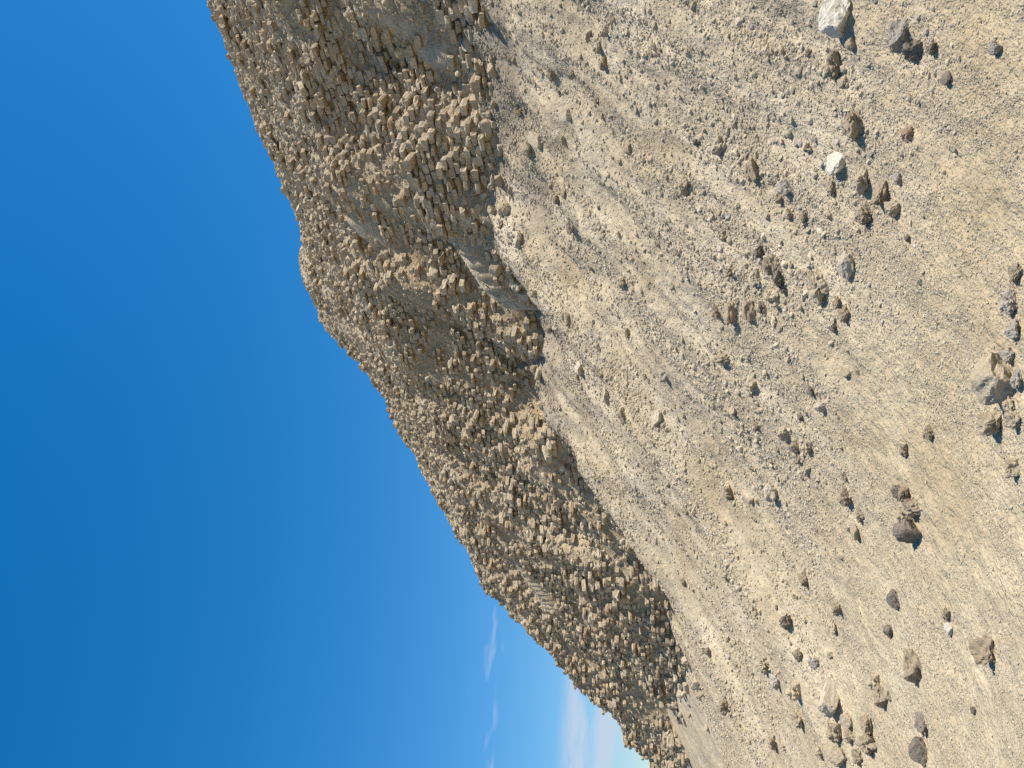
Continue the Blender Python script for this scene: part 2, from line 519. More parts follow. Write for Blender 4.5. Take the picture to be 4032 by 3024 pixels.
bs_, bt_, bz_, bex, bx, by, px, py, dep, tau_b = (a[vis] for a in (bs_, bt_, bz_, bex, bx, by, px, py, dep, tau_b))
nb = len(bs_)
up_b = sstep(6.0, 8.5, tau_b)
loose = rng.random(nb) < np.where(bex, 0.04 + 0.14 * up_b, 0.0)
yaw = rng.normal(0, 0.03, nb) + np.where(bex, rng.normal(0, 0.07, nb), 0) + np.where(loose, rng.uniform(-1.5, 1.5, nb), 0)
tip = rng.normal(0, 0.03, nb) + np.where(bex, rng.normal(0.05, 0.10, nb), 0) + np.where(loose, rng.normal(0, 0.3, nb), 0)
rol = rng.normal(0, 0.02, nb) + np.where(loose, rng.normal(0, 0.25, nb), 0)
wid = BW * rng.uniform(0.88, 1.06, nb)
dpt = BD * rng.uniform(0.92, 1.15, nb) * np.where(loose, 0.75, 1)
hgt = BH * rng.uniform(0.92, 1.06, nb)
var = rng.integers(0, NVAR, nb)
ct = BRICK[None] * (1 + rng.normal(0, 0.10, nb))[:, None]
warm = rng.random(nb)
ct *= np.where(warm[:, None] > 0.88, np.array([1.04, 0.96, 0.86]), np.where(warm[:, None] < 0.2, np.array([0.92, 0.95, 1.0]), 1.0))
dust = sstep(0.0, 1.0, fbm(bs_ / 1.4, bz_ / 1.0, 120, 3) + 0.3)
ct = ct * (1 - 0.35 * dust[:, None]) + 0.35 * dust[:, None] * SAND
pos = np.stack([bx, by, bz_ + np.where(loose, 0.03, 0)], -1) + rng.normal(0, 0.012, (nb, 3))
# the three axes of a brick: along s, along t (into the face), up
AXM = np.array([[SD[0], SD[1], 0], [TD[0], TD[1], 0], [0, 0, 1.0]])
def brick_verts(i):
    p = VARS[var[i]] * np.stack([wid[i], dpt[i], hgt[i]], -1)[:, None, :]
    cy, sy, ct_, st_, cr, sr = np.cos(yaw[i]), np.sin(yaw[i]), np.cos(tip[i]), np.sin(tip[i]), np.cos(rol[i]), np.sin(rol[i])
    x, y, z = p[..., 0], p[..., 1], p[..., 2]
    y, z = y * ct_[:, None] - z * st_[:, None], y * st_[:, None] + z * ct_[:, None]
    x, z = x * cr[:, None] - z * sr[:, None], x * sr[:, None] + z * cr[:, None]
    x, y = x * cy[:, None] - y * sy[:, None], x * sy[:, None] + y * cy[:, None]
    return np.stack([x, y, z], -1) @ AXM
# the 300 that show largest: near, in the picture, standing clear of the sand fill
fz = core(bs_, bt_ - BD / 2)[0]
inpic = (px > 20) & (px < 4010) & (py > 20) & (py < 3000)
clear = ~loose & (bz_ > fz + 0.02) & (bz_ > scree_z(bx, by, False) + 0.2)
score = np.where(inpic & clear, 1.0 / dep ** 2 * wid * (1 + 0.3 * (1 - up_b)), 0)
big = np.argsort(-score)[:300]
isbig = np.zeros(nb, bool)
isbig[big] = True
for i in big:
    me = new_mesh('brick', brick_verts(np.array([i]))[0], BQ, M_BRICK, np.repeat(ct[i:i + 1], 26, 0))
    o = link('brick', me, pyr)
    o.location = pos[i]
rest = np.where(~isbig)[0]
VB = (brick_verts(rest) + pos[rest][:, None, :]).reshape(-1, 3)
FB = (BQ[None] + 26 * np.arange(len(rest))[:, None, None]).reshape(-1, 4)
link('brickwork', new_mesh('brickwork', VB, FB, M_BRICK, np.repeat(ct[rest], 26, 0)), pyr, kind='stuff')
print('bricks', nb, 'of', len(vis))

# ------------------------------------------------------------------ loose rocks
def ico(level):
    f = (1 + 5 ** 0.5) / 2
    v = [(-1, f, 0), (1, f, 0), (-1, -f, 0), (1, -f, 0), (0, -1, f), (0, 1, f), (0, -1, -f), (0, 1, -f), (f, 0, -1), (f, 0, 1), (-f, 0, -1), (-f, 0, 1)]
    fa = [(0, 11, 5), (0, 5, 1), (0, 1, 7), (0, 7, 10), (0, 10, 11), (1, 5, 9), (5, 11, 4), (11, 10, 2), (10, 7, 6), (7, 1, 8),
          (3, 9, 4), (3, 4, 2), (3, 2, 6), (3, 6, 8), (3, 8, 9), (4, 9, 5), (2, 4, 11), (6, 2, 10), (8, 6, 7), (9, 8, 1)]
    v = [np.array(a, float) / np.linalg.norm(a) for a in v]
    for _ in range(level):
        mid, nf = {}, []
        def m(a, b):
            k = (min(a, b), max(a, b))
            if k not in mid:
                c = v[a] + v[b]
                v.append(c / np.linalg.norm(c))
                mid[k] = len(v) - 1
            return mid[k]
        for a, b, c in fa:
            x, y, z = m(a, b), m(b, c), m(c, a)
            nf += [(a, x, z), (b, y, x), (c, z, y), (x, y, z)]
        fa = nf
    return np.array(v), np.array(fa)
IV3, IF3 = ico(3)
IV2, IF2 = ico(2)
def n3(p, f, seed):
    return (vnoise(p[:, 0] * f + 3.1, p[:, 1] * f + p[:, 2] * f * 0.7, seed) + vnoise(p[:, 1] * f - 5.2, p[:, 2] * f - p[:, 0] * f * 0.6, seed + 1)
            + vnoise(p[:, 2] * f + 1.7, p[:, 0] * f + p[:, 1] * f * 0.5, seed + 2)) / 1.7
def rock_shape(kind, seed, fine):
    r_ = np.random.default_rng(seed)
    v, f = (IV3, IF3) if fine else (IV2, IF2)
    p = v.copy()
    if kind == 'block':                                            # a broken, rounded brick or block
        m = np.abs(p).max(1, keepdims=True)
        p = p / m * 0.86 * 0.8 + p * 0.2
        p = p + 0.05 * n3(v, 2.2, seed)[:, None] * v + 0.03 * n3(v, 6, seed)[:, None] * v
        for _ in range(3):
            nn = r_.normal(size=3); nn /= np.linalg.norm(nn)
            d = p @ nn - r_.uniform(0.8, 1.0)
            p = p - np.clip(d, 0, None)[:, None] * nn
    else:
        cuts = 9 if kind == 'stone' else 5
        for _ in range(cuts):
            nn = r_.normal(size=3); nn /= np.linalg.norm(nn)
            d = p @ nn - r_.uniform(0.55, 0.85)
            p = p - 0.92 * np.clip(d, 0, None)[:, None] * nn
        a = 0.13 if kind == 'stone' else 0.26
        p = p * (1 + a * n3(v, 1.6, seed) + a * 0.7 * n3(v, 4.0, seed + 7) + a * 0.45 * n3(v, 9.0, seed + 9))[:, None]
    lo, hi = p.min(0), p.max(0)
    return (p - (lo + hi) / 2) / (hi - lo), f
SHAPES = {}
def rock_mesh(kind, k, fine):
    key = (kind, k, fine)
    if key not in SHAPES:
        v, f = rock_shape(kind, 300 + k * 13 + len(kind), fine)
        SHAPES[key] = new_mesh(kind, v, f, M_ROCK)
    return SHAPES[key]
COLS = dict(brown=(0.33, 0.265, 0.182), dark=(0.215, 0.18, 0.14), tan=(0.42, 0.345, 0.242), pale=(0.50, 0.43, 0.325),
            grey=(0.40, 0.352, 0.288), red=(0.34, 0.245, 0.17), sand=(0.435, 0.36, 0.25), white=(0.58, 0.52, 0.42))
def ground_z(x, y):
    s, t = to_st(np.array([x]), np.array([y]))
    a = scree_z(np.array([x]), np.array([y]))[0]
    b = core(s, t)[0][0]
    return max(a, b)
def place(name, kind, px_, py_, w, h, colour, label, cat, group=None, tilt=0.15, yaw_=None, sink=0.36, k=None, depth=None):
    """w: across the slope (photograph y), h: up (photograph x), both in photograph pixels"""
    p = at(px_ + 0.30 * h, py_)
    d = float(np.linalg.norm(p - np.array([0, 0, EYE])))
    W, Hh = w * d / FOC, h * d / FOC
    D_ = depth * d / FOC if depth else 0.5 * (W + Hh)
    k = int(rng.integers(0, 9)) if k is None else k
    o = link(name, rock_mesh(kind, k, True))
    x, y = p[0] + 0.0, p[1] + 0.35 * D_
    z = ground_z(x, y)
    o.scale = (W * 1.05, D_ * 1.1, Hh * 1.1)
    o.location = (x, y, z + Hh * (0.5 - sink))
    o.rotation_euler = (rng.normal(0, tilt), rng.normal(0, tilt), rng.uniform(-0.5, 0.5) if yaw_ is None else yaw_)
    c = np.array(COLS[colour]) * (1 + rng.normal(0, 0.06))
    o.color = (*c, 1)
    o['label'], o['category'] = label, cat
    if group:
        o['group'] = group
    return o
ROCKS = [
 # kind, photo x, y, w (photo y), h (photo x), colour, label
 ('stone', 3318, 30, 130, 105, 'white', 'large whitish limestone lump cut off by the top edge of the picture'),
 ('clod', 3556, 118, 105, 70, 'grey', 'grey crumbling clod with a shaded hollow, below and right of the whitish limestone lump'),
 ('clod', 3600, 190, 70, 75, 'dark', 'dark crumbly heap of earth touching the grey crumbling clod'),
 ('clod', 3684, 182, 45, 35, 'dark', 'small dark clod right of the dark crumbly earth heap'),
 ('clod', 3294, 240, 92, 62, 'brown', 'pitted brown stone below the whitish limestone lump at the top edge'),
 ('stone', 3362, 163, 45, 40, 'tan', 'little tan stone between the whitish limestone lump and the pitted brown stone'),
 ('stone', 3322, 312, 42, 30, 'tan', 'little tan stone just under the pitted brown stone'),
 ('clod', 3381, 478, 112, 82, 'brown', 'big rough brown boulder half sunk in a low mound of sand'),
 ('clod', 3576, 521, 54, 48, 'red', 'reddish brown clod right of the big rough brown boulder'),
 ('stone', 2973, 662, 92, 52, 'brown', 'steep-sided dark brown stone with a black shadow, alone on the upper slope'),
 ('stone', 3306, 632, 92, 62, 'white', 'smooth whitish stone with a dark shaded end in the cluster of stones'),
 ('clod', 3398, 706, 84, 60, 'tan', 'tan rough stone right of the smooth whitish stone'),
 ('clod', 3474, 745, 106, 56, 'brown', 'long lumpy brown clod, outermost right of the stone cluster'),
 ('clod', 3408, 842, 72, 62, 'brown', 'brown clod at the lower end of the stone cluster'),
 ('clod', 3516, 818, 62, 62, 'sand', 'round sandy lump just below the long lumpy brown clod'),
 ('stone', 3104, 727, 60, 66, 'pale', 'pale flat-topped stone below the steep-sided dark brown stone'),
 ('clod', 3186, 580, 36, 32, 'dark', 'small dark round clod above the smooth whitish stone'),
 ('clod', 3284, 734, 72, 34, 'brown', 'narrow brown clod left of the tan rough stone'),
 ('clod', 3168, 846, 52, 36, 'brown', 'brown clod standing upright below the pale flat-topped stone'),
 ('clod', 3062, 776, 40, 34, 'brown', 'crumbling brown clod left of the pale flat-topped stone'),
 ('clod', 3100, 838, 44, 34, 'tan', 'tan clod beside the upright brown clod'),
 ('stone', 3744, 298, 46, 30, 'dark', 'dark oval stone alone on the flat sand near the top right'),
 ('clod', 3940, 174, 50, 42, 'grey', 'grey crumbly clod nearest to the top right corner'),
 ('clod', 3538, 700, 52, 32, 'grey', 'grey clod above the long lumpy brown clod'),
 ('clod', 3186, 205, 28, 24, 'brown', 'little brown pebble left of the pitted brown stone'),
 ('stone', 3434, 602, 26, 20, 'grey', 'bluish grey pebble right of the big rough brown boulder'),
 ('stone', 3760, 588, 22, 16, 'grey', 'bluish grey pebble on the flat sand right of the reddish brown clod'),
 ('stone', 3308, 556, 22, 20, 'white', 'little white pebble under the big rough brown boulder'),
 ('clod', 2996, 992, 54, 48, 'dark', 'black-shaded round clod sunk in the slope, upper middle'),
 ('stone', 3044, 1046, 74, 36, 'brown', 'leaning brown slab at the top of the row of dark clods'),
 ('clod', 3078, 1078, 92, 36, 'dark', 'dark knobbly clod against the leaning brown slab'),
 ('clod', 3088, 1130, 50, 30, 'dark', 'lowest dark clod under the knobbly one'),
 ('clod', 2888, 1226, 98, 56, 'brown', 'left one of two big brown stones side by side on the slope'),
 ('stone', 2958, 1226, 90, 52, 'brown', 'right one of two big brown stones side by side on the slope'),
 ('clod', 2832, 1228, 60, 34, 'brown', 'smaller brown clod left of the two big brown stones'),
 ('clod', 2998, 1206, 54, 26, 'dark', 'thin dark clod right of the two big brown stones'),
 ('clod', 3240, 1124, 134, 60, 'tan', 'long tan lump with a shaded right side, middle of the slope'),
 ('clod', 3310, 1192, 50, 34, 'brown', 'brown clod below right of the long tan lump'),
 ('clod', 3340, 1236, 62, 48, 'brown', 'lumpy brown clod with a black shadow below the long tan lump'),
 ('clod', 3304, 1292, 36, 30, 'dark', 'dark clod below the lumpy brown clod'),
 ('stone', 3350, 1038, 104, 54, 'pale', 'pale grey slab lying flat right of the long tan lump'),
 ('stone', 3186, 1044, 28, 24, 'white', 'single bright white pebble between the dark clods and the pale slab'),
 ('clod', 3578, 938, 26, 24, 'dark', 'dark pebble right of the round sandy lump'),
 ('stone', 3632, 1108, 24, 20, 'grey', 'grey pebble with a thin shadow at the edge of the flat sand'),
 ('clod', 3198, 1542, 40, 34, 'dark', 'dark clod above a pale flat slab, middle of the picture'),
 ('stone', 3240, 1602, 42, 44, 'pale', 'pale flat slab under the dark clod, middle of the picture'),
 ('stone', 3332, 1470, 32, 38, 'tan', 'angular tan stone with a dark side, alone right of the middle'),
 ('clod', 3384, 1466, 20, 20, 'brown', 'small brown pebble beside the angular tan stone'),
 ('clod', 2984, 1676, 42, 28, 'brown', 'egg-shaped brown clod on the middle slope'),
 ('clod', 3088, 1708, 54, 42, 'brown', 'dark shaded brown clod below the egg-shaped one'),
 ('clod', 3152, 1644, 30, 28, 'dark', 'round dark clod below the pale flat slab'),
 ('clod', 3186, 1758, 62, 40, 'tan', 'rough tan clod right of a half buried slab'),
 ('stone', 3138, 1764, 40, 44, 'brown', 'half buried brown slab left of the rough tan clod'),
 ('clod', 3657, 1708, 50, 44, 'brown', 'round brown clod alone on the flat sand'),
 ('clod', 3566, 1772, 52, 34, 'brown', 'brown clod left of the round one on the flat sand'),
 ('stone', 3952, 1488, 160, 136, 'sand', 'biggest boulder, sandy coloured, at the right edge of the picture'),
 ('clod', 3908, 1666, 84, 76, 'tan', 'knobbly tan rock just below the biggest boulder'),
 ('clod', 4010, 1650, 66, 54, 'tan', 'round tan rock cut by the right edge below the biggest boulder'),
 ('clod', 3994, 1400, 56, 50, 'grey', 'grey rock touching the upper end of the biggest boulder'),
 ('clod', 4018, 1292, 70, 50, 'grey', 'grey lump at the right edge above the biggest boulder'),
 ('clod', 3992, 1190, 80, 60, 'grey', 'pale grey dusty lump in the rubble at the right edge'),
 ('clod', 4016, 1070, 70, 44, 'brown', 'uppermost brown lump of the rubble at the right edge'),
 ('clod', 4020, 1490, 70, 36, 'grey', 'grey lump in the gap right of the biggest boulder'),
 ('clod', 3990, 1590, 70, 44, 'sand', 'sandy lump wedged between the biggest boulder and the knobbly tan rock'),
 ('clod', 3994, 1848, 64, 62, 'sand', 'sandy block with a black undercut at the right edge'),
 ('clod', 3540, 1944, 56, 46, 'dark', 'dark rock at the upper left of the clod heap'),
 ('clod', 3578, 1946, 62, 42, 'brown', 'brown rock beside the dark one on the clod heap'),
 ('clod', 3606, 2004, 76, 62, 'brown', 'lumpy brown middle of the clod heap'),
 ('clod', 3560, 2030, 60, 50, 'tan', 'tan crumbly lump in the middle of the clod heap'),
 ('stone', 3592, 2092, 80, 104, 'dark', 'broad dark jagged rock at the lower end of the clod heap'),
 ('clod', 3902, 2570, 92, 84, 'brown', 'round brown boulder standing alone on the flat sand at lower right'),
 ('clod', 3608, 2636, 108, 62, 'brown', 'tall brown rough rock at the foot of the slope, lower right'),
 ('stone', 3527, 2366, 66, 48, 'dark', 'blackish jagged stone alone at the foot of the slope'),
 ('stone', 3505, 2490, 46, 38, 'dark', 'smaller blackish stone below the jagged one'),
 ('stone', 3740, 2480, 48, 24, 'white', 'white pebble with a brown side on the flat sand'),
 ('clod', 3732, 2422, 46, 28, 'brown', 'crumbled brown clod above the white pebble'),
 ('stone', 3342, 2848, 50, 48, 'tan', 'round tan stone under the fallen pale block'),
 ('clod', 3292, 2894, 66, 62, 'brown', 'dark-sided brown rock left of the round tan stone'),
 ('clod', 3344, 2910, 42, 44, 'tan', 'tan clod below the round tan stone'),
 ('clod', 3476, 2752, 74, 50, 'brown', 'brown rock with a small stone leaning on it, right of the fallen pale block'),
 ('stone', 3500, 2744, 36, 24, 'tan', 'small oval tan stone leaning on the brown rock'),
 ('clod', 3416, 2862, 74, 38, 'brown', 'long brown clod right of the round tan stone'),
 ('clod', 3424, 2946, 84, 70, 'brown', 'broad brown rock near the bottom edge of the picture'),
 ('clod', 3636, 2858, 84, 38, 'dark', 'narrow dark clod on the flat sand near the bottom edge'),
 ('stone', 3634, 2974, 84, 60, 'dark', 'dark angular rock on the flat sand at the bottom edge'),
 ('clod', 3114, 2458, 54, 46, 'dark', 'dark rough stone on the lower slope, left of the blackish jagged stone'),
 ('clod', 2886, 1942, 54, 44, 'brown', 'brown clod high on the scree, left of a pale block'),
 ('stone', 3054, 1942, 78, 50, 'pale', 'pale block with a dark lower end on the middle scree'),
 ('clod', 3336, 1964, 62, 46, 'brown', 'brown clod with a black shadow left of the clod heap'),
 ('clod', 3384, 2030, 58, 30, 'brown', 'narrow brown clod left of the clod heap'),
 ('stone', 3378, 2098, 60, 30, 'tan', 'two-toned tan stone below the narrow brown clod'),
 ('clod', 3172, 2290, 50, 44, 'brown', 'brown clod with a long black shadow on the lower scree'),
 ('clod', 3306, 2398, 52, 46, 'brown', 'brown lump half buried left of the blackish jagged stone'),
 ('clod', 3836, 2800, 24, 20, 'dark', 'dark pebble far out on the flat sand, lower right'),
 ('clod', 2172, 284, 60, 34, 'brown', 'brown stone high on the slope just under the dark gravel strip'),
 ('clod', 2352, 170, 54, 28, 'brown', 'brown stone high on the slope near the top edge'),
 ('stone', 2384, 234, 56, 34, 'brown', 'dark-faced stone below the one near the top edge'),
 ('stone', 2248, 450, 44, 30, 'pale', 'pale wedge-shaped stone high on the slope'),
 ('stone', 2472, 576, 62, 40, 'brown', 'brown upright stone with a dark shadow, upper slope'),
 ('clod', 2708, 722, 80, 40, 'tan', 'knobbly tan clod with a shadow, upper slope'),
 ('stone', 2222, 756, 46, 26, 'brown', 'brown stone below the pale sand drift'),
 ('clod', 2194, 784, 40, 28, 'dark', 'dark crumbled clod beside the stone below the sand drift'),
 ('clod', 2748, 560, 40, 30, 'dark', 'small dark clod above the knobbly tan clod'),
 ('stone', 2248, 890, 60, 34, 'brown', 'brown stone standing up below the end of the pale sand drift'),
 ('stone', 2596, 1650, 66, 46, 'pale', 'pale flat angular block on the scree below the brick face'),
 ('stone', 2446, 1634, 60, 36, 'brown', 'brown slab left of the pale flat angular block'),
 ('stone', 2390, 1560, 90, 30, 'tan', 'long tan slab standing on edge on the upper scree'),
 ('clod', 2624, 1482, 46, 36, 'grey', 'grey round stone above the pale flat angular block'),
 ('stone', 2280, 1450, 60, 34, 'pale', 'pale slab leaning on the slope close under the bricks'),
 ('stone', 2026, 1124, 50, 44, 'pale', 'pale triangular stone at the foot of the brick face'),
 ('stone', 2052, 1160, 44, 36, 'grey', 'grey stone next to the pale triangular one'),
 ('clod', 2860, 2790, 60, 44, 'brown', 'brown rough clod among the rubble in the lower left of the scree'),
 ('clod', 3012, 2630, 70, 60, 'tan', 'large round tan lump half buried in the lower scree'),
 ('clod', 3060, 2690, 62, 44, 'grey', 'greyish lump under the large round tan one'),
 ('clod', 3140, 2730, 66, 60, 'tan', 'crumbling tan lump left of the fallen pale block'),
 ('clod', 3150, 2840, 64, 50, 'brown', 'brown lump in the rubble left of the round tan stone'),
 ('clod', 3050, 2930, 56, 40, 'brown', 'brown clod in the rubble near the bottom edge'),
 ('stone', 3150, 2586, 44, 30, 'brown', 'dark shaded stone above the large round tan lump'),
 ('clod', 3210, 2620, 50, 36, 'grey', 'grey oval stone above the fallen pale block'),
 ('clod', 3450, 2690, 60, 50, 'sand', 'sandy half buried lump right of the fallen pale block'),
 ('stone', 3308, 2994, 60, 60, 'sand', 'sandy rock with a black gap beneath at the bottom edge'),
 ('clod', 3380, 2990, 56, 46, 'brown', 'brown rock beside the black gap at the bottom edge'),
]
for kind, x_, y_, w, h, c, lab in ROCKS:
    small = max(w, h) < 30
    nm = 'pebble' if small else {'stone': 'stone', 'clod': 'earth_clod'}[kind]
    place(nm, kind, x_, y_, w, h, c, lab, {'pebble': 'pebble', 'stone': 'stone', 'earth_clod': 'clod'}[nm])
# fallen bricks and blocks
def fallen(name, px_, py_, size, rot, colour, label, cat='brick', lift=0.5):
    p = at(px_, py_)
    o = link(name, rock_mesh('block', abs(hash((px_, py_))) % 5, True))
    o.scale = size
    o.location = (p[0], p[1], ground_z(p[0], p[1]) + lift * size[2])
    o.rotation_euler = rot
    o.color = (*COLS[colour], 1)
    o['label'], o['category'] = label, cat
    return o
fallen('fallen_block', 3275, 2735, (0.40, 0.22, 0.16), (0.15, 0.35, 0.9), 'pale', 'long pale rectangular block fallen and tilted at the foot of the slope, lower left rubble', 'block', 0.05)
fallen('fallen_brick', 1340, 560, (0.42, 0.2, 0.13), (0.3, 0.5, 0.4), 'pale', 'pale broken brick lying askew on a ledge high in the brick face')
fallen('fallen_brick', 1326, 545, (0.2, 0.24, 0.22), (0.1, 0.1, 0.7), 'tan', 'tan brick leaning beside the pale askew brick on the high ledge')
fallen('fallen_slab', 1470, 530, (0.42, 0.25, 0.14), (0.2, 0.6, 0.5), 'sand', 'sandy worn slab jutting from the brick face below the pale askew brick', 'slab')
fallen('fallen_brick', 1892, 505, (0.26, 0.3, 0.2), (0.1, 0.0, 0.78), 'tan', 'orange-tan block sticking out low in the brick face, above the foot hollow', 'block')
fallen('fallen_block', 1948, 1048, (0.44, 0.3, 0.22), (0.1, 0.45, 0.5), 'tan', 'rectangular tan block lying at the foot of the brick face', 'block')

# bricks fallen from the face, half sunk along its foot
FOOT = []
made, tries = 0, 0
while made < 70 and tries < 6000:
    tries += 1
    s_, t_ = np.array([rng.uniform(3, 26)]), np.array([rng.uniform(7.5, 13.5)])
    x, y = (v[0] for v in to_xy(s_, t_))
    fz_, sz_ = core(s_, t_)[0][0], scree_z(np.array([x]), np.array([y]))[0]
    if not (-1.7 * rng.random() ** 1.5 < fz_ - sz_ < -0.03):
        continue
    pxx, pyy, _d = project(np.array([[x, y, sz_]]))
    if not (30 < pxx[0] < 4000 and 20 < pyy[0] < 3000):
        continue
    o = link('fallen_brick', rock_mesh('block', int(rng.integers(0, 5)), True))
    k_ = rng.uniform(0.6, 1.05)
    o.scale = (0.38 * k_ * rng.uniform(0.6, 1), 0.21 * k_, 0.15 * k_)
    o.location = (x, y, sz_ + 0.03)
    o.rotation_euler = (rng.normal(0, 0.4), rng.normal(0, 0.4), rng.uniform(0, 3.14))
    o.color = (*(BRICK * rng.uniform(0.85, 1.1)), 1)
    FOOT.append((o, pyy[0]))
    o['category'] = 'brick'
    o['group'] = 'loose bricks along the foot of the brick face'
    made += 1

FOOT.sort(key=lambda f: f[1])
def nth(k):
    return {1: 'nearest', 2: '2nd', 3: '3rd'}.get(k, f'{k}st' if k % 10 == 1 and k != 11 else f'{k}nd' if k % 10 == 2 and k != 12 else f'{k}rd' if k % 10 == 3 and k != 13 else f'{k}th')
for k_, (o, _y) in enumerate(FOOT):
    o['label'] = 'worn loose brick at the foot of the brick face, ' + (nth(k_ + 1) + ' from the top edge' if k_ else 'nearest to the top edge')
# many smaller clods strewn over the slope
CLODS = []
TINTS = ['brown', 'tan', 'sand', 'sand', 'tan', 'brown']
made, tries = 0, 0
while made < 200 and tries < 4000:
    tries += 1
    a = R(rng.uniform(-29, 29)); r_ = math.exp(rng.uniform(math.log(6.5), math.log(21)))
    x, y = r_ * math.sin(a), r_ * math.cos(a)
    if face_z(np.array([x]), np.array([y]))[0] > scree_z(np.array([x]), np.array([y]))[0] - 0.05:
        continue
    s_, t_ = to_st(np.array([x]), np.array([y]))
    qq = (t_ - toe(s_))[0]
    if qq < -0.2 or rng.random() > 0.35 + 0.65 * sstep(-0.3, 0.6, fbm(s_ / 1.3, t_ / 1.9, 91, 3))[0]:
        continue
    z = ground_z(x, y)
    pxx, pyy, _d = project(np.array([[x, y, z]]))
    if not (30 < pxx[0] < 4000 and 20 < pyy[0] < 3000):
        continue
    sz = min(0.045 * (1 - rng.random()) ** -0.55, 0.17)
    o = link('small_clod', rock_mesh('clod', int(rng.integers(0, 9)), True))
    o.scale = sz * rng.uniform(0.75, 1.3, 3) * np.array([1.15, 1.0, 0.8])
    o.location = (x, y, z + 0.06 * sz)
    o.rotation_euler = (rng.normal(0, 0.3), rng.normal(0, 0.3), rng.uniform(0, 6.28))
    tint_name = TINTS[int(rng.integers(0, 6))]
    o.color = (*(np.array(COLS[tint_name]) * rng.uniform(0.9, 1.1)), 1)
    CLODS.append((o, pxx[0], pyy[0], tint_name))
    o['category'] = 'clod'
    o['group'] = 'fist-sized clods strewn over the scree'
    made += 1

ANCHORS = [(3318, 30, 'the whitish limestone lump at the top edge'), (3381, 478, 'the big rough brown boulder'), (3952, 1488, 'the biggest boulder'),
           (3902, 2570, 'the round brown boulder on the sand'), (3580, 2010, 'the clod heap'), (3275, 2735, 'the fallen pale block'),
           (3240, 1124, 'the long tan lump'), (2920, 1226, 'the two big brown stones'), (3527, 2366, 'the blackish jagged stone'),
           (2973, 662, 'the steep-sided dark brown stone'), (2596, 1650, 'the pale flat angular block'), (2708, 722, 'the knobbly tan clod'),
           (3054, 1942, 'the pale block with dark lower end'), (2984, 1676, 'the egg-shaped brown clod'), (2384, 234, 'the dark-faced stone near the top edge'),
           (2248, 890, 'the stone below the sand drift'), (3012, 2630, 'the large round tan lump'), (3332, 1470, 'the angular tan stone'),
           (3114, 2458, 'the dark rough stone on the lower slope'), (2472, 576, 'the brown upright stone on the upper slope')]
bins = {}
for o, cx, cy, tn in CLODS:
    d = [math.hypot(cx - a[0], cy - a[1]) for a in ANCHORS]
    k_ = int(np.argmin(d))
    dx, dy = cx - ANCHORS[k_][0], cy - ANCHORS[k_][1]
    side = ('right of' if dx > 0 else 'left of') if abs(dx) > abs(dy) else ('below' if dy > 0 else 'above')
    bins.setdefault((k_, side), []).append((d[k_], o, tn))
for (k_, side), lst in bins.items():
    for j_, (_d, o, tn) in enumerate(sorted(lst, key=lambda q_: q_[0])):
        o['label'] = f"small {'sandy' if tn == 'sand' else tn} clod, {nth(j_ + 1)} one {side} {ANCHORS[k_][2]}"

